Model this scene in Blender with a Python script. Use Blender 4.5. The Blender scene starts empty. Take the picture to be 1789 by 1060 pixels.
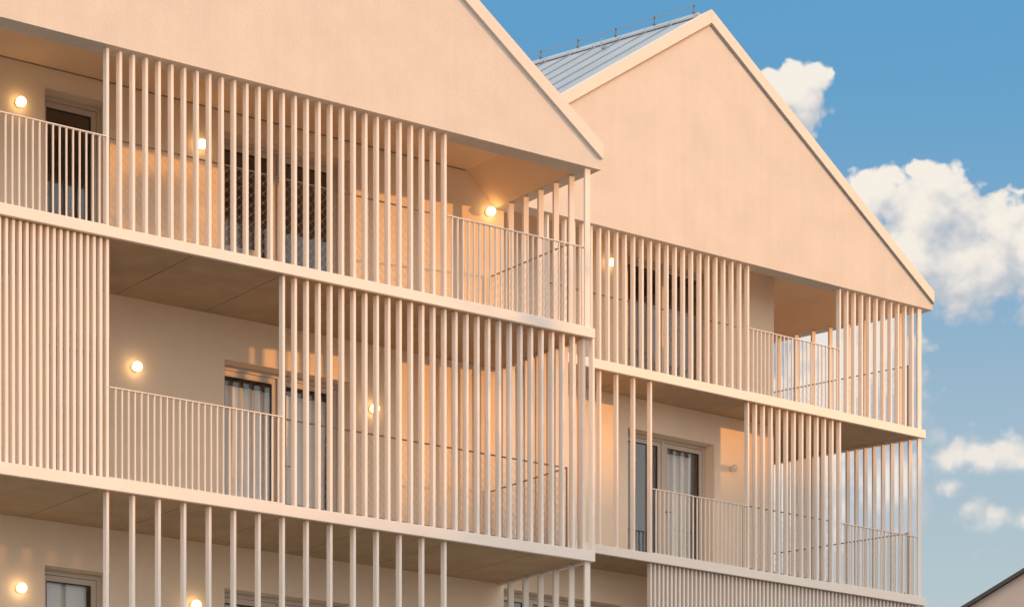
import bpy, bmesh, math, random
from mathutils import Vector, Matrix

random.seed(7)
scene = bpy.context.scene
COL = scene.collection
R = math.radians

# ------------------------------------------------------------------ camera numbers
FPX, CX, HOR, CAMZ = 4793.0, 894.5, 1930.0, 1.6
AX, RT = (.5902, .8073), (.8073, -.5902)          # view axis and right vector on the ground plan
O2, TH2 = (26.48, 33.97), R(1.65)                 # farther house: front corner and heading
SUN_AZ, SUN_EL = R(63.7), R(3.95)                 # from the facade normal towards +X, and above the horizon
SUN = Vector((math.sin(SUN_AZ) * math.cos(SUN_EL), -math.cos(SUN_AZ) * math.cos(SUN_EL), math.sin(SUN_EL)))


def ray(u):
    t = (u - CX) / FPX
    return (AX[0] + RT[0] * t, AX[1] + RT[1] * t)


# ------------------------------------------------------------------ materials
def new_mat(name):
    m = bpy.data.materials.new(name)
    m.use_nodes = True
    nt = m.node_tree
    b = nt.nodes["Principled BSDF"]
    return m, nt, b


def grain(nt, b, base, var, scale, bump=0.0, bscale=60.0, streak=None, detail=5.0, dist=.004):
    """base colour with slow mottling of the paint or render itself, and fine relief"""
    n = nt.nodes
    tc = n.new("ShaderNodeTexCoord")
    mp = n.new("ShaderNodeMapping")
    if streak:
        mp.inputs["Scale"].default_value = streak
    nt.links.new(tc.outputs["Object"], mp.inputs["Vector"])
    no = n.new("ShaderNodeTexNoise")
    no.inputs["Scale"].default_value = scale
    no.inputs["Detail"].default_value = detail
    no.inputs["Roughness"].default_value = .6
    nt.links.new(mp.outputs["Vector"], no.inputs["Vector"])
    cr = n.new("ShaderNodeValToRGB")
    cr.color_ramp.elements[0].position = .28
    cr.color_ramp.elements[1].position = .72
    cr.color_ramp.elements[0].color = (*[c * (1 - var) for c in base], 1)
    cr.color_ramp.elements[1].color = (*[min(1, c * (1 + var)) for c in base], 1)
    nt.links.new(no.outputs["Fac"], cr.inputs["Fac"])
    nt.links.new(cr.outputs["Color"], b.inputs["Base Color"])
    if bump:
        n2 = n.new("ShaderNodeTexNoise")
        n2.inputs["Scale"].default_value = bscale
        n2.inputs["Detail"].default_value = 4
        nt.links.new(tc.outputs["Object"], n2.inputs["Vector"])
        bp = n.new("ShaderNodeBump")
        bp.inputs["Strength"].default_value = bump
        bp.inputs["Distance"].default_value = dist
        nt.links.new(n2.outputs["Fac"], bp.inputs["Height"])
        nt.links.new(bp.outputs["Normal"], b.inputs["Normal"])


def weather(nt, b, amount, scale=(5.0, 5.0, .22)):
    """faint vertical rain streaks of the plaster itself, multiplied into its colour"""
    n = nt.nodes
    src = b.inputs["Base Color"].links[0].from_socket
    tc = n.new("ShaderNodeTexCoord")
    mp = n.new("ShaderNodeMapping")
    mp.inputs["Scale"].default_value = scale
    nt.links.new(tc.outputs["Object"], mp.inputs["Vector"])
    no = n.new("ShaderNodeTexNoise")
    no.inputs["Scale"].default_value = 1.6
    no.inputs["Detail"].default_value = 7
    no.inputs["Roughness"].default_value = .65
    nt.links.new(mp.outputs["Vector"], no.inputs["Vector"])
    mr = n.new("ShaderNodeMapRange")
    mr.inputs["From Min"].default_value = .35
    mr.inputs["From Max"].default_value = .70
    mr.inputs["To Min"].default_value = 1.0
    mr.inputs["To Max"].default_value = 1.0 - amount
    nt.links.new(no.outputs["Fac"], mr.inputs["Value"])
    mx = n.new("ShaderNodeMix")
    mx.data_type = "RGBA"
    mx.blend_type = "MULTIPLY"
    mx.inputs[0].default_value = 1.0
    nt.links.new(src, mx.inputs[6])
    nt.links.new(mr.outputs["Result"], mx.inputs[7])
    nt.links.new(mx.outputs[2], b.inputs["Base Color"])


def simple(name, base, rough=.6, var=.05, scale=3.0, bump=0.0, bscale=60.0, metal=0.0, streak=None, spec=.5, dist=.004):
    m, nt, b = new_mat(name)
    grain(nt, b, base, var, scale, bump, bscale, streak, dist=dist)
    b.inputs["Roughness"].default_value = rough
    b.inputs["Metallic"].default_value = metal
    b.inputs["Specular IOR Level"].default_value = spec
    return m


M = {}
M["render"] = simple("stucco_render", (.655, .60, .55), .9, .05, 1.6, .55, 42, spec=.2, dist=.008)
weather(M["render"].node_tree, M["render"].node_tree.nodes["Principled BSDF"], .045)
M["wall"] = simple("balcony_wall_render", (.83, .70, .565), .9, .04, 1.3, .3, 70, spec=.2)
M["paint"] = simple("cream_powder_coat", (.775, .715, .67), .45, .03, 2.0)
M["ceiling"] = simple("painted_ceiling", (.82, .61, .42), .85, .03, 1.5, .1, 60, spec=.2)
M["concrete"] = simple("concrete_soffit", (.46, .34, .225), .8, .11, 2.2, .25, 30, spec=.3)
M["frame"] = simple("beige_window_frame", (.56, .49, .425), .4, .03, 2.0)
M["gasket"] = simple("dark_gasket", (.04, .035, .03), .6, .05, 2.0)
M["steel"] = simple("dark_steel_rail", (.34, .26, .20), .4, .1, 8.0, metal=.6)
M["cable"] = simple("steel_cable", (.62, .52, .43), .35, .1, 20.0, metal=.7)
M["roof"] = simple("zinc_roof", (.33, .385, .45), .5, .12, 1.2, .1, 25, metal=.15)
M["zinc_dark"] = simple("dark_zinc_and_shade", (.10, .10, .11), .6, .1, 3.0)
M["curtain"] = simple("grey_curtain_cloth", (.68, .67, .68), .95, .05, 30, .1, 200, spec=.1)
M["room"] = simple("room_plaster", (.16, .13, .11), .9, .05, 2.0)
M["tile"] = simple("balcony_floor_tile", (.38, .35, .31), .7, .08, 3.0)
M["ground"] = simple("ground_mix", (.22, .195, .165), .95, .4, .12, .3, 3)
M["asphalt"] = simple("asphalt", (.055, .053, .05), .9, .2, 2.0, .3, 90)
M["neighbour"] = simple("neighbour_render", (.50, .42, .385), .9, .05, 1.0, .3, 55, spec=.2)
M["dark_roof"] = simple("dark_roof_edge", (.045, .04, .038), .6, .15, 6.0)
M["brick"] = simple("far_block_render", (.45, .40, .36), .9, .1, .8)
M["verge_shade"] = simple("grey_verge_shade", (.30, .26, .24), .5, .05, 4.0)
M["trim"] = simple("brown_ceiling_trim", (.30, .21, .14), .6, .05, 4.0)
M["verge"] = simple("verge_metal", (.70, .645, .595), .5, .03, 2.0)
M["mount"] = simple("white_lamp_mount", (.75, .70, .62), .5, .03, 4.0)


def mat_globe(name, strength):
    m, nt, b = new_mat(name)
    grain(nt, b, (.82, .76, .66), .02, 6.0)
    b.inputs["Roughness"].default_value = .35
    if strength:
        b.inputs["Emission Color"].default_value = (1.0, .62, .27, 1)
        b.inputs["Emission Strength"].default_value = strength
    return m


M["globe"] = mat_globe("lit_opal_globe", 6.5)
M["globe_off"] = mat_globe("unlit_opal_globe", 0)


def mat_glass():
    m, nt, b = new_mat("double_glazing")
    n = nt.nodes
    n.remove(b)
    out = n["Material Output"]
    tr = n.new("ShaderNodeBsdfTransparent")
    tr.inputs["Color"].default_value = (.96, .97, .965, 1)
    gl = n.new("ShaderNodeBsdfGlossy")
    gl.inputs["Roughness"].default_value = .015
    gl.inputs["Color"].default_value = (.95, .97, 1, 1)
    # reflectance of one face by Schlick's rule, the same from either side of the pane
    geo = n.new("ShaderNodeNewGeometry")
    dt = n.new("ShaderNodeVectorMath")
    dt.operation = "DOT_PRODUCT"
    nt.links.new(geo.outputs["Incoming"], dt.inputs[0])
    nt.links.new(geo.outputs["Normal"], dt.inputs[1])

    def mth(op, a, b=None):
        m_ = n.new("ShaderNodeMath")
        m_.operation = op
        for i, v in enumerate((a, b)):
            if isinstance(v, (int, float)):
                m_.inputs[i].default_value = v
            elif v is not None:
                nt.links.new(v, m_.inputs[i])
        return m_.outputs[0]

    one_c = mth("SUBTRACT", 1.0, mth("ABSOLUTE", dt.outputs["Value"]))
    refl = mth("ADD", mth("MULTIPLY", mth("POWER", one_c, 5.0), .93), .07)
    tc = n.new("ShaderNodeTexCoord")
    no = n.new("ShaderNodeTexNoise")
    no.inputs["Scale"].default_value = 1.2
    bp = n.new("ShaderNodeBump")
    bp.inputs["Strength"].default_value = .02
    bp.inputs["Distance"].default_value = .01
    nt.links.new(tc.outputs["Object"], no.inputs["Vector"])
    nt.links.new(no.outputs["Fac"], bp.inputs["Height"])
    nt.links.new(bp.outputs["Normal"], gl.inputs["Normal"])
    mx = n.new("ShaderNodeMixShader")
    nt.links.new(refl, mx.inputs["Fac"])
    nt.links.new(tr.outputs["BSDF"], mx.inputs[1])
    nt.links.new(gl.outputs["BSDF"], mx.inputs[2])
    nt.links.new(mx.outputs["Shader"], out.inputs["Surface"])
    return m


M["glass"] = mat_glass()


# ------------------------------------------------------------------ mesh helpers
class MB:
    def __init__(s):
        s.bm = bmesh.new()

    def box(s, x0, x1, y0, y1, z0, z1):
        vs = [s.bm.verts.new(p) for p in ((x0, y0, z0), (x1, y0, z0), (x1, y1, z0), (x0, y1, z0),
                                          (x0, y0, z1), (x1, y0, z1), (x1, y1, z1), (x0, y1, z1))]
        for f in ((0, 3, 2, 1), (4, 5, 6, 7), (0, 1, 5, 4), (1, 2, 6, 5), (2, 3, 7, 6), (3, 0, 4, 7)):
            s.bm.faces.new([vs[i] for i in f])
        return s

    def prism(s, poly, vec):
        """closed solid: polygon (3-D points) pushed along vec"""
        v = Vector(vec)
        a = [s.bm.verts.new(Vector(p)) for p in poly]
        b = [s.bm.verts.new(Vector(p) + v) for p in poly]
        s.bm.faces.new(a)
        s.bm.faces.new(b[::-1])
        n = len(poly)
        for i in range(n):
            s.bm.faces.new((a[i], b[i], b[(i + 1) % n], a[(i + 1) % n]))
        return s

    def quad(s, pts):
        s.bm.faces.new([s.bm.verts.new(p) for p in pts])
        return s

    def tube(s, pts, r, n=4):
        """round bar along a polyline"""
        pts = [Vector(p) for p in pts]
        rings = []
        for i, p in enumerate(pts):
            d = (pts[min(i + 1, len(pts) - 1)] - pts[max(i - 1, 0)]).normalized()
            up = Vector((0, 1, 0)) if abs(d.y) < .9 else Vector((1, 0, 0))
            e1 = d.cross(up).normalized()
            e2 = d.cross(e1)
            rings.append([s.bm.verts.new(p + (e1 * math.cos(2 * math.pi * k / n) + e2 * math.sin(2 * math.pi * k / n)) * r) for k in range(n)])
        for a, b in zip(rings, rings[1:]):
            for k in range(n):
                s.bm.faces.new((a[k], a[(k + 1) % n], b[(k + 1) % n], b[k]))
        s.bm.faces.new(rings[0][::-1])
        s.bm.faces.new(rings[-1])
        return s

    def sphere(s, c, r, seg=24, sy=1.0):
        mt = Matrix.Translation(c) @ Matrix.Diagonal((r, r * sy, r, 1))
        bmesh.ops.create_uvsphere(s.bm, u_segments=seg, v_segments=seg // 2, radius=1, matrix=mt)
        return s

    def cyl(s, c, r, h, axis="Y", seg=20, r2=None):
        rot = {"X": Matrix.Rotation(R(90), 4, "Y"), "Y": Matrix.Rotation(R(90), 4, "X"), "Z": Matrix.Identity(4)}[axis]
        bmesh.ops.create_cone(s.bm, cap_ends=True, segments=seg, radius1=r, radius2=r if r2 is None else r2, depth=h, matrix=Matrix.Translation(c) @ rot)
        return s

    def mesh(s, name, mat, off=(0, 0, 0), bevel=0.0, smooth=False):
        bm = s.bm
        bmesh.ops.recalc_face_normals(bm, faces=bm.faces[:])
        if bevel:
            es = [e for e in bm.edges if len(e.link_faces) == 2 and e.calc_face_angle(0) > .6]
            bmesh.ops.bevel(bm, geom=es, offset=bevel, segments=2, profile=.6, affect="EDGES", clamp_overlap=True)
        bmesh.ops.translate(bm, verts=bm.verts[:], vec=[-o for o in off])
        me = bpy.data.meshes.new(name)
        bm.to_mesh(me)
        bm.free()
        if smooth:
            me.polygons.foreach_set("use_smooth", [True] * len(me.polygons))
        me.materials.append(mat)
        return me

    def build(s, name, mat, parent=None, off=(0, 0, 0), bevel=0.0, smooth=False):
        return link(name, s.mesh(name, mat, off, bevel, smooth), parent)


def link(name, data, parent=None, loc=None, rotz=0.0):
    o = bpy.data.objects.new(name, data)
    COL.objects.link(o)
    if parent:
        o.parent = parent
    if loc:
        o.location = loc
    if rotz:
        o.rotation_euler.z = rotz
    return o


def thing(name, label, cat, loc=(0, 0, 0), rotz=0.0, group=None):
    o = link(name, None, None, loc, rotz)
    o.empty_display_size = .3
    o["label"], o["category"] = label, cat
    if group:
        o["group"] = group
    return o


def tag(o, label, cat, group=None):
    o["label"], o["category"] = label, cat
    if group:
        o["group"] = group
    return o


class House:
    """a house in its own frame: x along the front, y into the house, z up; ox is the x of its origin"""

    def __init__(s, root, ox, origin, th):
        s.root, s.ox, s.origin, s.th = root, ox, origin, th

    def off(s):
        return (s.ox, 0, 0)

    def hit(s, u, v, y):
        d = ray(u)
        c, sn = math.cos(s.th), math.sin(s.th)
        dl = (c * d[0] + sn * d[1], -sn * d[0] + c * d[1])
        ol = (-c * s.origin[0] - sn * s.origin[1], sn * s.origin[0] - c * s.origin[1])
        D = (y - ol[1]) / dl[1]
        return ol[0] + D * dl[0], (HOR - v) / FPX * D + CAMZ

    def world(s, x, y, z):
        c, sn = math.cos(s.th), math.sin(s.th)
        return Vector((s.origin[0] + c * x - sn * y, s.origin[1] + sn * x + c * y, z))

    def part(s, name, mb, mat, parent=None, bevel=0.0, smooth=False):
        return mb.build(name, mat, parent or s.root, s.off(), bevel, smooth)


SLAT_CACHE = {}


def slat_mesh(h, w=.035, d=.085, key="slat"):
    k = (round(h, 3), w, d)
    if k not in SLAT_CACHE:
        SLAT_CACHE[k] = MB().box(-w / 2, w / 2, 0, d, 0, h).mesh(key, M["paint"], bevel=.003)
    return SLAT_CACHE[k]


def add_slats(H, parent, xs_right, z0, z1, y=.08, name="slat"):
    me = slat_mesh(z1 - z0)
    for x in xs_right:
        link(name, me, parent, (x - .0175 - H.ox, y, z0))


def add_side_slats(H, parent, pts, z0, z1, rot=0.0):
    """slats of the side screen: wide face to the front; pts = (x right edge, y front)"""
    me = slat_mesh(z1 - z0, .085, .035)
    for x, y in pts:
        link("slat", me, parent, (x - .0425 - H.ox, y, z0), rot)


def screen(H, x0, x1, z0, z1, y=.08):
    """the flat bars a run of slats is screwed to, top and bottom"""
    sc = H.part("slat_screen", MB().box(x0, x1, y + .02, y + .06, z0 + .001, z0 + .012), M["paint"])
    return sc


def railing(H, x0, x1, z0, top, y, pitch=.0845, first=None, ends=True):
    mb = MB()
    mb.box(x0, x1, y - .006, y + .034, top - .012, top)
    rl = H.part("railing", mb, M["paint"], bevel=.002)
    H.part("bottom_rail", MB().box(x0, x1, y + .002, y + .028, z0 + .02, z0 + .03), M["paint"], rl)
    h = top - z0 - .013
    me = slat_mesh(h, .013, .03, "baluster")
    x = first if first is not None else x0 + pitch
    while x < x1 - .02:
        link("baluster", me, rl, (x - H.ox, y, z0))
        x += pitch
    return rl


def net_panel(H, p0, p1, z0, z1, posts=(True, True), cell=.056):
    """stainless cable net in a thin tube frame between two plan points"""
    a, b = Vector((*p0, 0)), Vector((*p1, 0))
    L = (b - a).length
    d = (b - a) / L
    fr = MB()
    fr.tube([a + Vector((0, 0, z1)), b + Vector((0, 0, z1))], .011, 8)
    fr.tube([a + Vector((0, 0, z0 + .085)), b + Vector((0, 0, z0 + .085))], .011, 8)
    for flag, q in zip(posts, (a, b)):
        if flag:
            fr.tube([q + Vector((0, 0, z0 + .002)), q + Vector((0, 0, z1 + .011))], .014, 8)
    f = H.part("net_railing", fr, M["steel"])
    n = max(2, int(L / cell))
    w = L / n
    rows = max(4, int(round((z1 - z0 - .085) / .058)))
    dz = (z1 - z0 - .085) / rows
    nb = MB()
    for i in range(n):
        c = a + d * (w * (i + .5))
        sgn = 1 if i % 2 else -1
        nb.tube([c + d * (sgn * (1 if j % 2 else -1) * w * .5) + Vector((0, 0, z0 + .085 + j * dz)) for j in range(rows + 1)], .002, 3)
    H.part("cable_net", nb, M["cable"], f)
    return f


def wall_open(H, x0, x1, z0, z1, y, thick, openings, name="wall", mat=None, end_right=True):
    """rendered wall with door openings and their reveals, one closed sheet"""
    xs = sorted({x0, x1, *[o[0] for o in openings], *[o[1] for o in openings]})
    zs = sorted({z0, z1, *[o[2] for o in openings], *[o[3] for o in openings]})
    mb = MB()
    vc = {}

    def V(x, yy, z):
        k = (round(x, 4), round(yy, 4), round(z, 4))
        if k not in vc:
            vc[k] = mb.bm.verts.new((x, yy, z))
        return vc[k]

    def solid(i, j):
        if not (0 <= i < len(xs) - 1 and 0 <= j < len(zs) - 1):
            return False
        cx, cz = (xs[i] + xs[i + 1]) / 2, (zs[j] + zs[j + 1]) / 2
        return not any(o[0] < cx < o[1] and o[2] < cz < o[3] for o in openings)

    y2 = y + thick
    for i in range(len(xs) - 1):
        for j in range(len(zs) - 1):
            if not solid(i, j):
                continue
            a, b, c, d = xs[i], xs[i + 1], zs[j], zs[j + 1]
            mb.bm.faces.new((V(a, y, c), V(b, y, c), V(b, y, d), V(a, y, d)))
            mb.bm.faces.new((V(a, y2, d), V(b, y2, d), V(b, y2, c), V(a, y2, c)))
            if not solid(i - 1, j):
                mb.bm.faces.new((V(a, y, d), V(a, y2, d), V(a, y2, c), V(a, y, c)))
            if not solid(i + 1, j):
                mb.bm.faces.new((V(b, y, c), V(b, y2, c), V(b, y2, d), V(b, y, d)))
            if not solid(i, j - 1):
                mb.bm.faces.new((V(a, y, c), V(a, y2, c), V(b, y2, c), V(b, y, c)))
            if not solid(i, j + 1):
                mb.bm.faces.new((V(b, y, d), V(b, y2, d), V(a, y2, d), V(a, y, d)))
    return H.part(name, mb, mat or M["wall"])


def ring(mb, x0, x1, z0, z1, w, y0, y1, wt=None):
    """rectangular frame of bars butted end to end"""
    wt = wt or w
    mb.box(x0, x0 + w, y0, y1, z0, z1)
    mb.box(x1 - w, x1, y0, y1, z0, z1)
    mb.box(x0 + w, x1 - w, y0, y1, z1 - wt, z1)
    mb.box(x0 + w, x1 - w, y0, y1, z0, z0 + wt)


def door(H, x0, x1, z0, z1, y, leaves=1, handle=True):
    """balcony door set back in its reveal: outer frame, leaves with sash, gasket, pane and handle"""
    fr = MB()
    ring(fr, x0 + .002, x1 - .002, z0 + .002, z1 - .002, .06, y, y + .07)
    dr = H.part("balcony_door", fr, M["frame"], bevel=.003)
    xa, xb = x0 + .065, x1 - .065
    wl = (xb - xa) / leaves
    for i in range(leaves):
        a, b = xa + wl * i + (.035 if i else 0), xa + wl * (i + 1) - (.035 if i < leaves - 1 else 0)
        if i:
            H.part("mullion", MB().box(a - .066, a - .004, y - .004, y + .066, z0 + .062, z1 - .062), M["frame"], dr, bevel=.003)
        sb = MB()
        ring(sb, a, b, z0 + .066, z1 - .066, .07, y + .012, y + .062)
        sash = H.part("sash", sb, M["frame"], dr, bevel=.003)
        gk = MB()
        ring(gk, a + .0702, b - .0702, z0 + .1362, z1 - .1362, .012, y + .022, y + .052)
        H.part("gasket", gk, M["gasket"], dr)
        H.part("pane", MB().box(a + .08, b - .08, y + .032, y + .04, z0 + .146, z1 - .146), M["glass"], dr)
        if handle and i == leaves - 1:
            hb = MB()
            hx = a + .035
            hb.cyl((hx, y + .001, z0 + 1.08), .012, .05, "Y", 12)
            hb.tube([(hx, y - .03, z0 + 1.08), (hx + .11, y - .03, z0 + 1.08)], .009, 8)
            H.part("handle", hb, M["steel"], dr)
    return dr


def room(H, x0, x1, z0, z1, y0, depth):
    """the room behind the glass: floor, ceiling, back and side walls, open to the front"""
    mb = MB()
    y1 = y0 + depth
    mb.quad([(x0, y0, z0), (x1, y0, z0), (x1, y1, z0), (x0, y1, z0)])
    mb.quad([(x0, y0, z1), (x0, y1, z1), (x1, y1, z1), (x1, y0, z1)])
    mb.quad([(x0, y1, z0), (x1, y1, z0), (x1, y1, z1), (x0, y1, z1)])
    mb.quad([(x0, y0, z0), (x0, y1, z0), (x0, y1, z1), (x0, y0, z1)])
    mb.quad([(x1, y0, z0), (x1, y0, z1), (x1, y1, z1), (x1, y1, z0)])
    return H.part("room", mb, M["room"])


def slab(H, plan, zb, zt, x0, x1, wall_y, joints, plan_side=None):
    """balcony slab: edge beam, deck, and soffit panels with open joints"""
    fb = MB()
    fb.box(x0, x1, 0, .06, zb, zt)
    sl = H.part("balcony_slab", fb, M["paint"], bevel=.004)
    return sl


def lamp(H, u, v, wall_y, label, lit=True):
    x, z = H.hit(u, v, wall_y - .085)
    p = H.world(x, wall_y, z)
    t = thing("wall_lamp", label, "lamp", p, H.th, "round wall lamps on the balconies")
    mb = MB().cyl((0, -.011, 0), .05, .02, "Y", 24).cyl((0, -.028, 0), .034, .018, "Y", 24)
    mb.build("lamp_mount", M["mount"], t, bevel=.002)
    MB().sphere((0, -.09, 0), .060, 28).build("globe", M["globe" if lit else "globe_off"], t, smooth=True)
    return t


def curtain(H, x0, x1, z0, z1, y, label, folds=5, spread=.035, bunch=0.0):
    nx, nz = folds * 14, 14
    mb = MB()
    g = []
    ph = random.random() * 6
    for j in range(nz + 1):
        f = j / nz
        row = []
        for i in range(nx + 1):
            s = i / nx
            amp = spread * (.55 + .45 * (1 - f)) * (.75 + .25 * math.sin(s * 9 + ph))
            w = math.sin(2 * math.pi * folds * s + .5 * math.sin(ph + s * 7) + .35 * math.sin(f * 3 + s * 4))
            xx = x0 + (x1 - x0) * (s + .012 * math.sin(5 * f + 8 * s + ph))
            row.append(mb.bm.verts.new((xx, y + amp * w + .01 * math.sin(f * 4 + ph), z0 + (z1 - z0) * f)))
        g.append(row)
    for j in range(nz):
        for i in range(nx):
            mb.bm.faces.new((g[j][i], g[j][i + 1], g[j + 1][i + 1], g[j + 1][i]))
    cxm = (x0 + x1) / 2
    bmesh.ops.translate(mb.bm, verts=mb.bm.verts[:], vec=(-cxm, -y, -z0))
    o = mb.build("curtain", M["curtain"], smooth=True)
    sol = o.modifiers.new("thickness", "SOLIDIFY")
    sol.thickness = .003
    o.location = H.world(cxm, y, z0)
    o.rotation_euler.z = H.th
    tag(o, label, "curtain", "curtains behind the balcony doors")
    return o


# ================================================================== NEARER HOUSE
B1 = thing("terraced_house", "nearer cream gabled house with slatted balconies, filling the left half of the photo", "house", (17.0, 28.27, 0))
h1 = House(B1, 17.0, (0, 28.27), 0.0)
WY = 2.08                                    # front plane to balcony back wall
G1 = 13.82                                   # underside of the gable wall
L1b, L1t, L2b, L2t = 11.61, 11.735, 8.695, 8.832
L3b, L3t = L2b - 2.91, L2t - 2.91
P = .1697
X0 = 14.957                                  # right edge of the first slat of the grid
XR, XL = 22.015, 10.9                        # slab ends
APX, SLOPE = 16.6, .70
EAVE_X = 22.13


def roof_z(x, apex_x, z_at, x_at):
    return z_at + SLOPE * (abs(x_at - apex_x) - abs(x - apex_x))


rz1 = lambda x: roof_z(x, APX, 14.15, 22.16)   # outer line of the verge

# back wall, all floors, with the door openings
DW = [(15.135, 16.02), (17.655, 19.55)]
ops1 = []
for zt in (L1t, L2t, L3t):
    for a, b in DW:
        ops1.append((a, b, zt, zt + 2.262))
wall_open(h1, XL + .3, 22.05, .002, 14.25, WY, .34, ops1)
for zt in (L1t, L2t, L3t):
    door(h1, *DW[0], zt, zt + 2.262, WY + .22, 1)
    door(h1, *DW[1], zt, zt + 2.262, WY + .22, 2)
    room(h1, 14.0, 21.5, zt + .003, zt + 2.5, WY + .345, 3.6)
# side wall and rear of the house
mb = MB()
mb.box(21.71, 22.05, WY + .341, 12.0, .002, 14.2)
mb.box(XL + .3, 21.705, 11.66, 12.0, .002, 14.2)
mb.box(XL + .3, XL + .64, WY + .341, 11.655, .002, 14.2)
h1.part("outer_wall", mb, M["render"])

# gable wall: stands on nothing but its beam, 0.3 m thick
gx0 = 2 * APX - 22.11
poly = [(gx0, 0, G1), (22.11, 0, G1), (22.11, 0, rz1(22.11) - .16), (APX, 0, rz1(APX) - .16), (gx0, 0, rz1(gx0) - .16)]
h1.part("gable_wall", MB().prism(poly, (0, .30, 0)), M["render"])
# verge boards, a little proud of the wall
th = .20
mb = MB()
mb.prism([(APX, -.042, rz1(APX)), (22.113, -.042, rz1(22.16)), (22.113, -.042, rz1(22.16) - th), (APX, -.042, rz1(APX) - th)], (0, .25, 0))
h1.part("verge_board", mb, M["verge"], bevel=.003)
mb = MB()
mb.prism([(APX - .001, -.042, rz1(APX)), (2 * APX - 22.113, -.042, rz1(22.16)), (2 * APX - 22.113, -.042, rz1(22.16) - th), (APX - .001, -.042, rz1(APX) - th)], (0, .25, 0))
h1.part("verge_board", mb, M["verge"], bevel=.003)
for sg in (1, -1):  # grey strip standing in for the shadow line under the verge
    xe = APX + sg * (22.10 - APX)
    h1.part("verge_shade_strip", MB().prism([(APX + sg * .002, -.026, rz1(APX) - th - .002), (xe, -.026, rz1(22.10) - th - .002), (xe, -.026, rz1(22.10) - th - .016), (APX + sg * .002, -.026, rz1(APX) - th - .016)], (0, .024, 0)), M["verge_shade"])
# roof
mb = MB()
for sx in (1, -1):
    e = APX + sx * (22.13 - APX)
    mb.prism([(APX + sx * .002, .19, rz1(APX) - .02), (e, .19, rz1(22.13) - .02), (e, .19, rz1(22.13) - .15), (APX + sx * .002, .19, rz1(APX) - .15)], (0, 12.2, 0))
h1.part("roof", mb, M["roof"])
# right eave strip that closes the corner under the roof edge
h1.part("eave_beam", MB().box(21.90, 22.108, .302, 12.0, G1 + .003, rz1(22.13) - .16), M["render"])
# top balcony ceiling: level, then sloping down with the roof
mb = MB()
mb.prism([(gx0 + .1, .305, 14.25), (21.43, .305, 14.25), (21.895, .305, G1 + .005), (21.895, .305, G1 + .16), (21.5, .305, 14.36), (gx0 + .1, .305, 14.36)], (0, WY - .308, 0))
h1.part("balcony_ceiling", mb, M["ceiling"])
h1.part("ceiling_trim", MB().box(gx0 + .6, 21.40, WY - .016, WY - .003, 14.239, 14.2495), M["trim"])


def floor_slab(H, x0, x1, zb, zt, wy, joints, side=None):
    """edge beam, deck with tiles, and a soffit of concrete panels with open joints"""
    s = H.part("balcony_slab", MB().box(x0, x1, 0, .06, zb, zt), M["paint"], bevel=.004)
    if side is None:
        ret = MB().box(x1 - .06, x1, .0605, wy - .001, zb, zt)
        H.part("edge_beam", ret, M["paint"], s, bevel=.004)
        H.part("deck", MB().box(x0, x1 - .0605, .0605, wy - .001, zb + .075, zt - .004), M["tile"], s)
        xr = lambda y: x1 - .075
    else:
        # the right end runs back at a slant: side = (dx per dy, y of the far end)
        k, yb = side
        H.part("edge_beam", MB().prism([(x1 - .06 + k * .0605, .0605, zb), (x1 + k * .0605, .0605, zb), (x1 + k * yb, yb, zb), (x1 - .06 + k * yb, yb, zb)], (0, 0, zt - zb)), M["paint"], s)
        H.part("deck", MB().prism([(x0, .0605, zb + .075), (x1 - .061 + k * .0605, .0605, zb + .075), (x1 - .061 + k * wy, wy - .001, zb + .075), (x0, wy - .001, zb + .075)], (0, 0, zt - zb - .079)), M["tile"], s)
        xr = lambda y: x1 - .075 + k * y
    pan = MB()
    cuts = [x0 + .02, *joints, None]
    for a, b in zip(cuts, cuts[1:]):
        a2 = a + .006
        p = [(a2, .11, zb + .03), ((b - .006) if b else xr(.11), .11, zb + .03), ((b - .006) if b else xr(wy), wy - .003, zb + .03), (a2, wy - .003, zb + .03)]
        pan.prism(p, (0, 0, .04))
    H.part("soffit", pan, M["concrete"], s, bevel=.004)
    return s


J0 = 16.10
j1 = [J0 + 1.255 * k for k in range(-3, 5)]
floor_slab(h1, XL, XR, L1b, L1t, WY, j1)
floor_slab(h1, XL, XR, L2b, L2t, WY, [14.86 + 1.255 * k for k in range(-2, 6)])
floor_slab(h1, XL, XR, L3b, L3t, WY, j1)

# --- top floor, front
s = screen(h1, X0 - .04, X0 + 28 * P + .003, L1t, G1)
add_slats(h1, s, [X0 + k * P for k in range(29)], L1t, G1)
SIDE1 = [(21.972, .05 + .338 * k) for k in range(6)]
s = h1.part("slat_screen", MB().box(21.91, 21.95, .09, WY - .02, L1t + .001, L1t + .012), M["paint"])
add_side_slats(h1, s, SIDE1, L1t, G1)
railing(h1, 12.3, X0 - .04, L1t, 12.79, .07, first=12.3835)
railing(h1, X0 + 28 * P + .004, XR - .01, L1t, 12.795, .07, first=X0 + 28 * P + .0845)
net_panel(h1, (14.99, .33), (19.64, .33), L1t, 12.87)
net_panel(h1, (21.80, .30), (21.80, WY - .04), L1t, 12.87)
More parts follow.
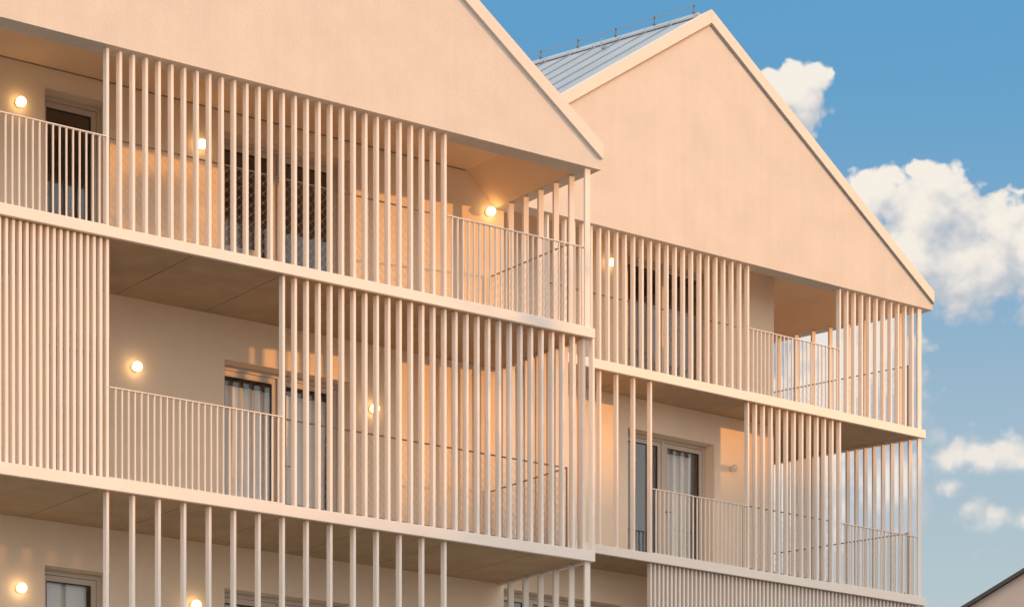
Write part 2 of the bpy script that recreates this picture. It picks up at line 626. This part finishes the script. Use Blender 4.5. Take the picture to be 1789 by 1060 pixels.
# --- middle floor
dense = [X0 - k * P / 2 for k in range(0, 32)]
s = screen(h1, dense[-1] - .04, X0 + .003, L2t, L1b)
add_slats(h1, s, dense, L2t, L1b)
KB = list(range(14, 42))
s = screen(h1, X0 + 14 * P - .04, X0 + 41 * P + .003, L2t, L1b)
add_slats(h1, s, [X0 + k * P for k in KB], L2t, L1b)
add_slats(h1, s, [XR], L2t, L1b, .012)
s = h1.part("slat_screen", MB().box(21.91, 21.95, .09, WY - .02, L2t + .001, L2t + .012), M["paint"])
pts = [(21.98, .195 + P * n) for n in range(0, 11)] + [(21.98, .28 + P * n) for n in (4, 5)]  # last two slats added to block the sun from a band of wall
add_side_slats(h1, s, pts, L2t, L1b)
railing(h1, X0 + .004, X0 + 14 * P - .04, L2t, 9.905, .07, first=X0 + .0845)
net_panel(h1, (17.34, .33), (21.80, .33), L2t, 9.95)
net_panel(h1, (21.80, .36), (21.80, WY - .04), L2t, 9.95, (False, True))
# --- lower floor
s = screen(h1, X0 - .04, X0 + 28 * P + .003, L3t, L2b)
add_slats(h1, s, [X0 + k * P for k in range(0, 29, 2)], L3t, L2b)
s = h1.part("slat_screen", MB().box(21.91, 21.95, .09, WY - .02, L3t + .001, L3t + .012), M["paint"])
add_side_slats(h1, s, SIDE1, L3t, L2b)
# plinth storey below
h1.part("ground_floor_wall", MB().box(XL + .3, 21.9, .4, WY - .005, .002, L3b - .002), M["render"])

# --- lamps and curtains of the nearer house
lamp(h1, 37, 178, WY, "lit round wall lamp above the top left railing, left of the dark single door")
lamp(h1, 353, 252, WY, "lit round wall lamp behind the top slats, left of the dark double door")
lamp(h1, 858, 369, WY, "lit round wall lamp under the sloping ceiling at the right end of the top balcony")
lamp(h1, 240, 640, WY, "lit round wall lamp in full view on the bare wall of the middle balcony")
lamp(h1, 655, 713, WY, "lit round wall lamp behind the middle row of slats, right of the curtained double door")
lamp(h1, 38, 1026, WY, "lit round wall lamp in the bottom left corner, beside the lower single door")
lamp(h1, 343, 1056, WY, "lit round wall lamp cut by the bottom edge, left of the lower double door")
curtain(h1, 17.80, 18.55, L2t + .08, L2t + 2.03, WY + .325, "grey curtain gathered in soft folds behind the left leaf of the middle balcony door", 5, .034)
curtain(h1, 18.64, 19.38, L2t + .08, L2t + 2.03, WY + .325, "grey curtain seen between slats behind the right leaf of the middle balcony door", 5, .03)
curtain(h1, 17.80, 18.5, L1t + .02, L1t + 1.0, WY + .5, "short pale cloth low behind the left leaf of the top double door", 6, .03)



def blind(H, x0, x1, z0, z1, y, label):
    mb = MB().box(x0, x1, y, y + .004, z0, z1 - .03)
    mb.cyl(((x0 + x1) / 2, y + .02, z1), .03, x1 - x0, "X", 16)
    cxm = (x0 + x1) / 2
    o = mb.build("roller_blind", M["curtain"], None, (cxm, y, z0))
    o.location = H.world(cxm, y, z0)
    o.rotation_euler.z = H.th
    return tag(o, label, "blind", "roller blinds behind the lower doors")


blind(h1, 15.27, 15.88, L3t + .1, L3t + 2.1, WY + .36, "plain grey blind behind the single door in the bottom left corner")
blind(h1, 17.78, 18.56, L3t + .1, L3t + 2.1, WY + .36, "plain grey blind behind the left leaf of the lower double door")
# ================================================================== FARTHER HOUSE
OX2 = 3.0
e2 = (math.cos(TH2), math.sin(TH2))
B2 = thing("terraced_house", "farther cream gabled house with a grey metal roof, set back on the right", "house",
           (O2[0] + OX2 * e2[0], O2[1] + OX2 * e2[1], 0), TH2)
h2 = House(B2, OX2, O2, TH2)
WY2 = 1.12
G2 = 15.415
M1b, M1t, M2b, M2t = 13.165, 13.31, 10.265, 10.405
M3b, M3t = M2b - 2.9, M2t - 2.9
P2 = .1757
S0 = .162
XE = 7.405
KS = -.235                                    # the right end runs back at a slant
AP2, AZ2 = 2.39, 19.36
KR = -.255
rz2 = lambda x: AZ2 - (.70 if x > AP2 else .665) * abs(x - AP2)

DX = (1.59, 3.49)
WALL_X1 = 4.857
ops2 = [(*DX, M1t, M1t + 2.285), (*DX, M2t, M2t + 2.285), (-1.25, 1.45, M3t + .3, M3t + 2.262)]
wall_open(h2, -2.6, WALL_X1, .002, G2 + .55, WY2, .34, ops2)
door(h2, *DX, M1t, M1t + 2.285, WY2 + .22, 2)
door(h2, *DX, M2t, M2t + 2.285, WY2 + .22, 2)
door(h2, -1.25, 1.45, M3t + .3, M3t + 2.262, WY2 + .2, 3, False)
for zt in (M1t, M2t, M3t):
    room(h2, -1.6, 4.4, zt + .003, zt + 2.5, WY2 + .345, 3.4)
# return wall behind the corner, running back along the slanted axis
mb = MB()
k = KS
mb.prism([(WALL_X1 - .35 + k * .345, WY2 + .345, .002), (WALL_X1 + k * .345, WY2 + .345, .002), (WALL_X1 + k * 9, WY2 + 9, .002), (WALL_X1 - .35 + k * 9, WY2 + 9, .002)], (0, 0, G2 + .4))
h2.part("outer_wall", mb, M["render"])

gl2 = -2.75
poly = [(gl2, 0, G2), (7.575, 0, G2), (7.575, 0, rz2(7.575) - .16), (AP2, 0, AZ2 - .16), (gl2, 0, rz2(gl2) - .16)]
h2.part("gable_wall", MB().prism(poly, (0, .30, 0)), M["render"])
mb = MB()
mb.prism([(AP2, -.042, AZ2), (7.578, -.042, rz2(7.578)), (7.578, -.042, rz2(7.578) - th), (AP2, -.042, AZ2 - th * 1.1)], (0, .25, 0))
h2.part("verge_board", mb, M["verge"], bevel=.003)
mb = MB()
mb.prism([(AP2 - .001, -.042, AZ2), (gl2 - .03, -.042, rz2(gl2 - .03)), (gl2 - .03, -.042, rz2(gl2 - .03) - th), (AP2 - .001, -.042, AZ2 - th * 1.1)], (0, .25, 0))
h2.part("verge_board", mb, M["verge"], bevel=.003)
for xe in (7.575, gl2 + .01):  # same grey strip in place of the verge's shadow line
    sg = 1 if xe > AP2 else -1
    zo = lambda x: rz2(x) - th - (.02 if x == AP2 else 0) - .002
    h2.part("verge_shade_strip", MB().prism([(AP2 + sg * .002, -.026, zo(AP2)), (xe, -.026, zo(xe)), (xe, -.026, zo(xe) - .014), (AP2 + sg * .002, -.026, zo(AP2) - .028)], (0, .024, 0)), M["verge_shade"])
# roof: two slopes whose ridge runs back at the same slant
RL = 11.0
mb = MB()
for xe, sg in ((7.58, 1), (gl2, -1)):
    a = [(AP2 + sg * .004, .19, AZ2 - .03), (xe, .19, rz2(xe) - .03), (xe, .19, rz2(xe) - .15), (AP2 + sg * .004, .19, AZ2 - .15)]
    mb.prism(a, (KR * RL, RL, 0))
roof2 = h2.part("roof", mb, M["roof"])
# standing seams on the visible (left) slope and on the right one
for i in range(1, 22):
    y = .19 + .50 * i
    sm = MB()
    ox = KR * .50 * i
    for sg, xe in ((-1, gl2 + .02), (1, 7.54)):
        xa = AP2 + sg * .10
        pl = [(xa + ox, y - .012, rz2(xa) - .032), (xe + ox, y - .012, rz2(xe) - .032), (xe + ox, y - .012, rz2(xe) - .006), (xa + ox, y - .012, rz2(xa) - .006)]
        sm.prism(pl, (0, .02, 0))
        if sg < 0 and i <= 16:
            h2.part("roof_seam", sm, M["roof"], roof2)
            sm = MB()
    sm.bm.free()
# ridge cap, lightning wire and its holders
mb = MB()
for i in range(20):
    y0, y1 = .25 + .5 * i, .25 + .5 * i + .485
    o0, o1 = KR * (y0 - .19), KR * (y1 - .19)
    mb.prism([(AP2 + o0 - .10, y0, AZ2 - .045), (AP2 + o0, y0, AZ2 + .04), (AP2 + o0 + .10, y0, AZ2 - .045), (AP2 + o0 + .097, y0, AZ2 - .07), (AP2 + o0 - .097, y0, AZ2 - .07)], (o1 - o0, y1 - y0, 0))
h2.part("ridge_cap", mb, M["roof"], roof2)
mb = MB()
mb.prism([(AP2 - .088, .25, AZ2 - .055), (AP2 + .088, .25, AZ2 - .055), (AP2 + .115, .25, AZ2 - .11), (AP2 - .115, .25, AZ2 - .11)], (KR * 10, 10, 0))
h2.part("ridge_shade_strip", mb, M["zinc_dark"], roof2)  # dark strip painted in for the shadow line below the ridge cap
wire = []
for i in range(14):
    y = .35 + .76 * i
    x = AP2 + KR * (y - .19)
    hb = MB()
    hb.tube([(x, y, AZ2 + .03), (x, y, AZ2 + .17)], .008, 6)
    hb.box(x - .035, x + .035, y - .012, y + .012, AZ2 + .045, AZ2 + .06)
    hb.box(x - .012, x + .012, y - .012, y + .012, AZ2 + .15, AZ2 + .18)
    h2.part("wire_holder", hb, M["zinc_dark"], roof2)
    wire += [(x, y, AZ2 + .165), (x + KR * .38, y + .38, AZ2 + .158)]
h2.part("lightning_wire", MB().tube(wire, .005, 5), M["steel"], roof2)
for (dx, i) in ((.75, 6), (1.55, 4), (.45, 3), (1.5, 9), (.55, 8), (2.4, 5)):
    y = .19 + .5 * i
    x = AP2 - dx
    ox = KR * .5 * i
    z = rz2(x)
    sg = MB()
    sg.box(x + ox - .05, x + ox + .05, y - .02, y + .02, z - .02, z + .03)
    sg.tube([(x + ox - .05, y, z), (x + ox - .07, y, z + .12), (x + ox - .02, y, z + .15)], .012, 6)
    h2.part("snow_hook", sg, M["roof"], roof2)
# eave strip along the slanted right edge
h2.part("eave_beam", MB().prism([(7.36 + KS * .31, .302, G2 + .003), (7.57 + KS * .31, .302, G2 + .003), (7.57 + KS * 9, 9, G2 + .003), (7.36 + KS * 9, 9, G2 + .003)], (0, 0, .2)), M["render"])
# ceilings of the top balcony: level along the front, sloping over the side wrap
mb = MB()
mb.box(gl2 + .1, WALL_X1, .305, WY2 - .002, 15.78, 15.85)
mb.prism([(WALL_X1 + .001, .305, 15.78), (6.6, .305, 15.78), (7.36 + KS * .3, .305, G2 + .005), (7.36 + KS * .3, .305, G2 + .12), (6.66, .305, 15.89), (WALL_X1 + .001, .305, 15.89)], (KS * 8.5, 8.5, 0))
h2.part("balcony_ceiling", mb, M["ceiling"])

SB = 8.5
for zb, zt in ((M1b, M1t), (M2b, M2t), (M3b, M3t)):
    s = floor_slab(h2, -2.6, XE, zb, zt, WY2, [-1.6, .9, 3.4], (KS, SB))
    # wrap: deck and soffit beside the return wall
    xa = lambda y: WALL_X1 + KS * (y - WY2) + .003
    xb = lambda y: XE + KS * y - .0615
    for nm, z0, z1, mt in (("deck", zb + .075, zt - .004, M["tile"]), ("soffit", zb + .03, zb + .07, M["concrete"])):
        h2.part(nm, MB().prism([(xa(WY2), WY2 + .002, z0), (xb(WY2), WY2 + .002, z0), (xb(SB), SB, z0), (xa(SB), SB, z0)], (0, 0, z1 - z0)), mt, s)


def side2(y):
    return XE - .03 + KS * y


ROT2 = math.atan(-KS)
# --- top floor
ks = list(range(-6, 19))
s = screen(h2, S0 - 6 * P2 - .04, S0 + 18 * P2 + .003, M1t, G2)
add_slats(h2, s, [S0 + k * P2 for k in ks], M1t, G2)
s = screen(h2, S0 + 30 * P2 - .04, S0 + 41 * P2 + .003, M1t, G2)
add_slats(h2, s, [S0 + k * P2 for k in range(30, 42)], M1t, G2)
s = h2.part("slat_screen", MB().prism([(side2(.1) - .06, .1, M1t + .001), (side2(.1) - .02, .1, M1t + .001), (side2(8) - .02, 8, M1t + .001), (side2(8) - .06, 8, M1t + .001)], (0, 0, .011)), M["paint"])
add_side_slats(h2, s, [(side2(.06 + .352 * n), .06 + .352 * n) for n in range(0, 16)], M1t, G2)
railing(h2, S0 + 18 * P2 + .004, S0 + 30 * P2 - .04, M1t, 14.39, .07, P2 / 2, S0 + 18 * P2 + P2 / 2)
net_panel(h2, (-.9, .30), (S0 + 18 * P2 - .07, .30), M1t, 14.44)
net_panel(h2, (side2(.2) - .16, .2), (side2(6.5) - .16, 6.5), M1t, 14.42)
# --- middle floor
s = screen(h2, S0 - 6 * P2, S0 + 6 * P2 + .003, M2t, M1b)
add_slats(h2, s, [S0 + k * P2 for k in (-6, -4, -2, 0, 2, 4, 6)], M2t, M1b)
s = screen(h2, S0 + 18 * P2 - .04, S0 + 30 * P2 + .003, M2t, M1b)
add_slats(h2, s, [S0 + k * P2 for k in range(18, 31)], M2t, M1b)
s = h2.part("slat_screen", MB().prism([(side2(.1) - .06, .1, M2t + .001), (side2(.1) - .02, .1, M2t + .001), (side2(8) - .02, 8, M2t + .001), (side2(8) - .06, 8, M2t + .001)], (0, 0, .011)), M["paint"])
add_side_slats(h2, s, [(side2(.06 + .176 * n), .06 + .176 * n) for n in range(0, 26)], M2t, M1b)
railing(h2, S0 + 6 * P2 + .004, S0 + 18 * P2 - .04, M2t, 11.46, .07, P2 / 2, S0 + 6 * P2 + P2 / 2)
railing(h2, S0 + 30 * P2 + .004, XE - .12, M2t, 11.46, .07, P2 / 2, S0 + 30 * P2 + P2 / 2)
net_panel(h2, (S0 + 18 * P2 + .04, .30), (S0 + 30 * P2 - .07, .30), M2t, 11.52)
net_panel(h2, (side2(.2) - .16, .2), (side2(6.5) - .16, 6.5), M2t, 11.52)
# --- lower floor: a close screen, every slat of it
s = screen(h2, S0 + 6 * P2 - .04, XE - .1, M3t, M2b)
n = 0
x = S0 + 6 * P2
xs = []
while x < XE - .09:
    xs.append(x)
    x += P2 / 2
mb = MB()
for x in xs:
    mb.box(x - .035, x, .08, .165, M3t + .001, M2b - .001)
ds = h2.part("slat", mb, M["paint"], s, bevel=.003)
ds["kind"] = "stuff"
add_slats(h2, s, [XE - .004], M3t, M2b, .012)
s2 = h2.part("slat_screen", MB().box(XE - .12, XE - .04, .09, .13, M3t + .001, M3t + .012), M["paint"])
add_side_slats(h2, s2, [(side2(.2 + .176 * n), .2 + .176 * n) for n in range(0, 8)], M3t, M2b)
h2.part("ground_floor_wall", MB().box(-2.6, 7.0, .4, WY2 - .005, .002, M3b - .002), M["render"])

lamp(h2, 1068.5, 458, WY2, "lit round wall lamp behind the top slats of the farther house")
lamp(h2, 1283, 817, WY2, "unlit round wall lamp beside the curtained door of the farther house", False)
curtain(h2, 2.6, 3.24, M2t + .08, M2t + 2.08, WY2 + .325, "grey curtain behind the right leaf of the middle door of the farther house", 5, .034)

# ================================================================== NEIGHBOUR HOUSE (lower right)
h3y = 13.0
TH3 = R(-52)
d3 = ray(1730)
h3 = House(None, 0, (d3[0] * 62, d3[1] * 62), TH3)
h3y = 0.0
pa, pb = h3.hit(1680, 1060, h3y), h3.hit(1789, 993, h3y)
sl3 = (pb[1] - pa[1]) / (pb[0] - pa[0])
ax3 = pa[0] + 6.5
zz = lambda x: pa[1] + sl3 * (x - pa[0])
B3 = thing("neighbour_house", "dusky pink house with a dark roof edge, only its gable corner showing at lower right", "house", h3.world(ax3, h3y, 0), TH3)
h3.root, h3.ox = B3, ax3
o3 = (ax3, h3y, 0)
xl, xr = pa[0] - 1.4, 2 * ax3 - pa[0] + 1.4
zl = zz(xl)
MB().prism([(xl, h3y, .002), (xr, h3y, .002), (xr, h3y, zl - .1), (ax3, h3y, zz(ax3) - .1), (xl, h3y, zl - .1)], (0, 10, 0)).build("wall", M["neighbour"], B3, o3)
mb = MB()
for sg in (-1, 1):
    e = ax3 + sg * (ax3 - xl + .3)
    ez = zz(xl - .3)
    mb.prism([(ax3 + sg * .002, h3y - .12, zz(ax3)), (e, h3y - .12, ez), (e, h3y - .12, ez - .09), (ax3 + sg * .002, h3y - .12, zz(ax3) - .09)], (0, 10.4, 0))
mb.build("roof", M["dark_roof"], B3, o3)

# ================================================================== GROUND
def sheet(name, mat, x0, x1, y0, y1, z, n=1):
    mb = MB()
    mb.quad([(x0, y0, z), (x1, y0, z), (x1, y1, z), (x0, y1, z)])
    o = mb.build(name, mat)
    o["kind"] = "structure"
    return o


sheet("ground", M["ground"], -3000, 3000, -3000, 3000, 0)
sheet("road", M["asphalt"], -200, 200, 2, 9, .004)

# the block across the way whose roof keeps the evening sun off the lowest storeys
S2 = Vector((SUN.x, SUN.y, 0)).normalized()
T2 = Vector((-S2.y, S2.x, 0))
OB = S2 * 135.0


def block():
    t = thing("apartment_block", "long pale block with a sloping roof across the road, outside the picture", "building", OB)
    rot = math.atan2(T2.y, T2.x)
    t.rotation_euler.z = rot
    # lateral coordinate along T2; roof line falls from one end to the other
    z = lambda w: 10.5 + 1.6 + .3 + (w - 45.4) * .26 + (135 - 15.8) * math.tan(SUN_EL)
    a, b = 22.0, 70.0
    MB().prism([(a, 0, 0), (b, 0, 0), (b, 0, z(56)), (56, 0, z(56)), (a, 0, z(a))], (0, -14, 0)).build("wall", M["brick"], t)
    MB().prism([(a - .4, .3, z(a - .4) + .01), (56, .3, z(56) + .01), (b + .4, .3, z(56) + .01), (b + .4, .3, z(56) + .3), (56, .3, z(56) + .3), (a - .4, .3, z(a - .4) + .3)], (0, -14.6, 0)).build("roof", M["dark_roof"], t)


block()


def shade_tree(loc, height, width, label):
    """an unseen columnar tree added to cast shade: tapered trunk, upswept limbs and a crown of leaf faces"""
    rnd = random.Random(11)
    t = thing("added_shade_tree", label, "tree", loc)
    tb = MB()
    tb.cyl((0, 0, height * .44), .13, height * .88, "Z", 12, .03)
    for i in range(26):
        z = 2.2 + (height - 3.4) * i / 26
        a = i * 2.4
        r = width * .42
        tb.tube([(0, 0, z), (math.cos(a) * r * .6, math.sin(a) * r * .6, z + .5), (math.cos(a) * r, math.sin(a) * r, z + 1.1)], .018, 5)
    tb.build("trunk", simple("shade_tree_bark", (.16, .13, .10), .9, .2, 8.0, .5, 30), t)
    cb = MB()
    clumps = []
    for i in range(150):
        z = 2.0 + (height - 2.25) * rnd.random()
        f = (z - 2.0) / (height - 2.0)
        r = width * .5 * min(1.0, .55 + f * 1.6) * (1.0 if f < .9 else max(.35, 1 - (f - .9) * 6))
        a, q = rnd.random() * 6.283, math.sqrt(rnd.random()) * r * .85
        clumps.append((math.cos(a) * q, math.sin(a) * q, z))
    for c in clumps:
        for _ in range(46):
            p = Vector(c) + Vector((rnd.gauss(0, .10), rnd.gauss(0, .10), rnd.gauss(0, .17)))
            n = Vector((rnd.uniform(-1, 1), rnd.uniform(-1, 1), rnd.uniform(-.2, 1))).normalized()
            e1 = n.orthogonal().normalized() * .045
            e2 = n.cross(e1)
            cb.quad([p - e1, p - e2 * .7, p + e1, p + e2 * .7])
    cb.build("crown", simple("shade_tree_leaf", (.06, .085, .03), .6, .3, 3.0), t)
    return t


TR = S2 * 21.2 + T2 * 34.62  # position of the added tree, set so its shadow reaches the top balcony wall
shade_tree((TR.x, TR.y, 0), 14.75, 1.12, "slim columnar tree, unseen, added out of view on the right to shade the top balcony")

# ================================================================== SUN, SKY, CAMERA
sun = bpy.data.lights.new("sun", "SUN")
sun.energy = 3.65
sun.angle = R(.55)
sun.color = (1.0, .435, .115)
so = link("sun", sun, None, (60, -30, 40))
so.rotation_euler = (-SUN).to_track_quat("-Z", "Y").to_euler()

world = bpy.data.worlds.new("World")
scene.world = world
world.use_nodes = True
nt = world.node_tree
N, LK = nt.nodes, nt.links
bg = N["Background"]


def math_node(op, a, b=None, c=None, clamp=False):
    m = N.new("ShaderNodeMath")
    m.operation = op
    m.use_clamp = clamp
    for i, v in enumerate((a, b, c)):
        if v is None:
            continue
        if isinstance(v, (int, float)):
            m.inputs[i].default_value = v
        else:
            LK.new(v, m.inputs[i])
    return m.outputs[0]


def vdot(v, vec):
    m = N.new("ShaderNodeVectorMath")
    m.operation = "DOT_PRODUCT"
    LK.new(v, m.inputs[0])
    m.inputs[1].default_value = vec
    return m.outputs["Value"]


def mixc(fac, a, b, mode="MIX"):
    m = N.new("ShaderNodeMix")
    m.data_type = "RGBA"
    m.blend_type = mode
    for i, v in ((0, fac), (6, a), (7, b)):
        if isinstance(v, (int, float)):
            m.inputs[i].default_value = v
        elif isinstance(v, tuple):
            m.inputs[i].default_value = (*v, 1)
        else:
            LK.new(v, m.inputs[i])
    return m.outputs[2]


def smooth(x, lo, hi):
    m = N.new("ShaderNodeMapRange")
    m.interpolation_type = "SMOOTHSTEP"
    LK.new(x, m.inputs["Value"])
    m.inputs["From Min"].default_value = lo
    m.inputs["From Max"].default_value = hi
    return m.outputs["Result"]


tc = N.new("ShaderNodeTexCoord")
D = tc.outputs["Generated"]
sky = N.new("ShaderNodeTexSky")
sky.sky_type = "NISHITA"
sky.sun_disc = False
sky.sun_elevation = SUN_EL
sky.sun_rotation = math.atan2(SUN.x, SUN.y)
sky.air_density = 1.0
sky.dust_density = .6
sky.ozone_density = 1.5

# sky coordinates about the fixed bearing of the street: sx to the right, sz up (both as tangents)
ca = vdot(D, (AX[0], AX[1], 0))
cr_ = vdot(D, (RT[0], RT[1], 0))
cz = vdot(D, (0, 0, 1))
front = smooth(ca, .60, .88)
cas = math_node("MAXIMUM", ca, .05)
sx = math_node("DIVIDE", cr_, cas)
sz = math_node("DIVIDE", cz, cas)


def cloud_density(sx, sz):
    """cumulus heaps: ellipses with a flat base, their rims broken up by fractal noise"""
    cv = N.new("ShaderNodeCombineXYZ")
    LK.new(sx, cv.inputs[0])
    LK.new(sz, cv.inputs[1])
    cv.inputs[2].default_value = .37
    n1 = N.new("ShaderNodeTexNoise")
    n1.inputs["Scale"].default_value = 58
    n1.inputs["Detail"].default_value = 9
    n1.inputs["Roughness"].default_value = .54
    n1.inputs["Distortion"].default_value = .25
    LK.new(cv.outputs[0], n1.inputs["Vector"])
    v1 = N.new("ShaderNodeTexVoronoi")
    v1.feature = "SMOOTH_F1"
    v1.inputs["Scale"].default_value = 80
    v1.inputs["Smoothness"].default_value = .6
    v1.inputs["Detail"].default_value = 2.0
    v1.inputs["Roughness"].default_value = .55
    wv = N.new("ShaderNodeVectorMath")
    wv.operation = "MULTIPLY_ADD"
    LK.new(n1.outputs["Color"], wv.inputs[0])
    wv.inputs[1].default_value = (.012, .012, 0)
    LK.new(cv.outputs[0], wv.inputs[2])
    LK.new(wv.outputs[0], v1.inputs["Vector"])
    best = None
    for (u, v, ru, rv, k) in LOBES:
        cx_, cz_ = (u - CX) / FPX, (HOR - v) / FPX
        dx = math_node("DIVIDE", math_node("SUBTRACT", sx, cx_), ru / FPX)
        dz = math_node("DIVIDE", math_node("SUBTRACT", sz, cz_), rv / FPX)
        # flatter underside
        dzn = math_node("MULTIPLY", math_node("MINIMUM", dz, 0), .35)
        dd = math_node("SQRT", math_node("ADD", math_node("MULTIPLY", dx, dx), math_node("ADD", math_node("MULTIPLY", dz, dz), math_node("MULTIPLY", dzn, dzn))))
        val = math_node("ADD", math_node("MULTIPLY", math_node("SUBTRACT", 1.0, dd), 1.5), k)
        best = val if best is None else math_node("SMOOTH_MAX", best, val, .12)
    nz = math_node("MULTIPLY", math_node("SUBTRACT", n1.outputs["Fac"], .5), .85)
    vo = math_node("MULTIPLY", math_node("SUBTRACT", .5, v1.outputs["Distance"]), 1.25)
    return best, math_node("ADD", nz, vo)


LOBES = [(1388, 172, 84, 86, .2), (1345, 140, 46, 40, -.05), (1615, 366, 112, 104, .3), (1505, 376, 84, 92, .25), (1700, 395, 100, 96, .3),
         (1610, 455, 215, 105, .6), (1650, 500, 205, 75, .5), (1720, 440, 120, 95, .5), (1795, 440, 105, 105, .4), (1490, 665, 85, 105, 1.5), (1720, 450, 90, 70, .1), (1712, 792, 104, 46, .55), (1795, 806, 84, 38, .4),
         (1400, 870, 120, 120, 1.6), (1530, 850, 90, 90, 1.1), (1645, 852, 80, 44, -.2), (1740, 900, 190, 60, -.2), (1730, 960, 190, 50, -.7)]
big, fine = cloud_density(sx, sz)
den = math_node("ADD", big, fine)
# the same heaps seen a little towards the light, which lies up and to the left of the frame
big_l, fine_l = cloud_density(math_node("ADD", sx, -.0075), math_node("ADD", sz, .0105))
low = smooth(sz, (HOR - 430) / FPX, (HOR - 560) / FPX)
lower = smooth(sz, (HOR - 690) / FPX, (HOR - 830) / FPX)
soft = math_node("ADD", math_node("MULTIPLY_ADD", lower, .55, math_node("MULTIPLY", low, .5)), .36)
alpha = math_node("DIVIDE", math_node("ADD", den, .08), soft, None, True)
alpha = smooth(alpha, 0, 1)
lit = math_node("MULTIPLY_ADD", math_node("SUBTRACT", big, big_l), .75, math_node("MULTIPLY", math_node("SUBTRACT", fine, fine_l), .8))
lit = math_node("MULTIPLY", smooth(lit, -.75, .78), math_node("SUBTRACT", 1.0, math_node("MULTIPLY", smooth(sz, (HOR - 400) / FPX, (HOR - 520) / FPX), .2)))
c_cloud = mixc(lit, (.46, .49, .535), (.86, .785, .69))

# clear sky: deep blue above, paler towards the horizon
hz = smooth(sz, .40, .14)
c_sky = mixc(hz, (.071, .255, .465), (.375, .43, .455))
clear = mixc(.06, c_sky, sky.outputs["Color"])
cloudy = mixc(math_node("MULTIPLY", alpha, .93), clear, c_cloud)

# evening sky all round the rest of the horizon: bright haze and thin cloud, brightest about the sun
g = vdot(D, tuple(SUN))
gl = smooth(g, -2.3, -.3)
n3 = N.new("ShaderNodeTexNoise")
n3.inputs["Scale"].default_value = 4.0
n3.inputs["Detail"].default_value = 4
LK.new(D, n3.inputs["Vector"])
wisp = smooth(n3.outputs["Fac"], .40, .68)
up = smooth(cz, -.02, .06)
even = mixc(wisp, (.90, .87, .83), (1.28, 1.21, 1.13))
# added fill light: unseen sky on the left brightened to lift shaded slat faces
left_fill = smooth(vdot(D, (-1, -.1, .15)), .05, .9)
even = mixc(left_fill, even, (1.75, 1.60, 1.45))
gl = math_node("MAXIMUM", gl, left_fill)
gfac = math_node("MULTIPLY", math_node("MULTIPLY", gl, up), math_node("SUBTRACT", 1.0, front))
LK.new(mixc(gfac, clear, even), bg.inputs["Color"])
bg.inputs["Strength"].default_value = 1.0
bg2 = N.new("ShaderNodeBackground")
LK.new(cloudy, bg2.inputs["Color"])
mxs = N.new("ShaderNodeMixShader")
LK.new(math_node("GREATER_THAN", ca, .90), mxs.inputs["Fac"])
LK.new(bg.outputs[0], mxs.inputs[1])
LK.new(bg2.outputs[0], mxs.inputs[2])
LK.new(mxs.outputs[0], N["World Output"].inputs["Surface"])
world.cycles.sampling_method = "MANUAL"
world.cycles.sample_map_resolution = 256

cam = bpy.data.cameras.new("camera")
cam.sensor_width = 36.0
cam.lens = 36.0 * FPX / 1789.0
cam.shift_y = (HOR - 530.0) / 1789.0
cam.clip_end = 8000
cam.clip_start = .1
co = link("camera", cam, None, (0, 0, CAMZ))
co.rotation_euler = (R(90), 0, -math.atan2(AX[0], AX[1]))
scene.camera = co

scene.cycles.max_bounces = 10
scene.cycles.diffuse_bounces = 5
scene.cycles.glossy_bounces = 4
scene.cycles.transparent_max_bounces = 12
scene.cycles.sample_clamp_indirect = 6
scene.view_settings.view_transform = "Standard"
scene.view_settings.look = "None"
scene.view_settings.exposure = 0.19
scene.view_settings.gamma = 1.0
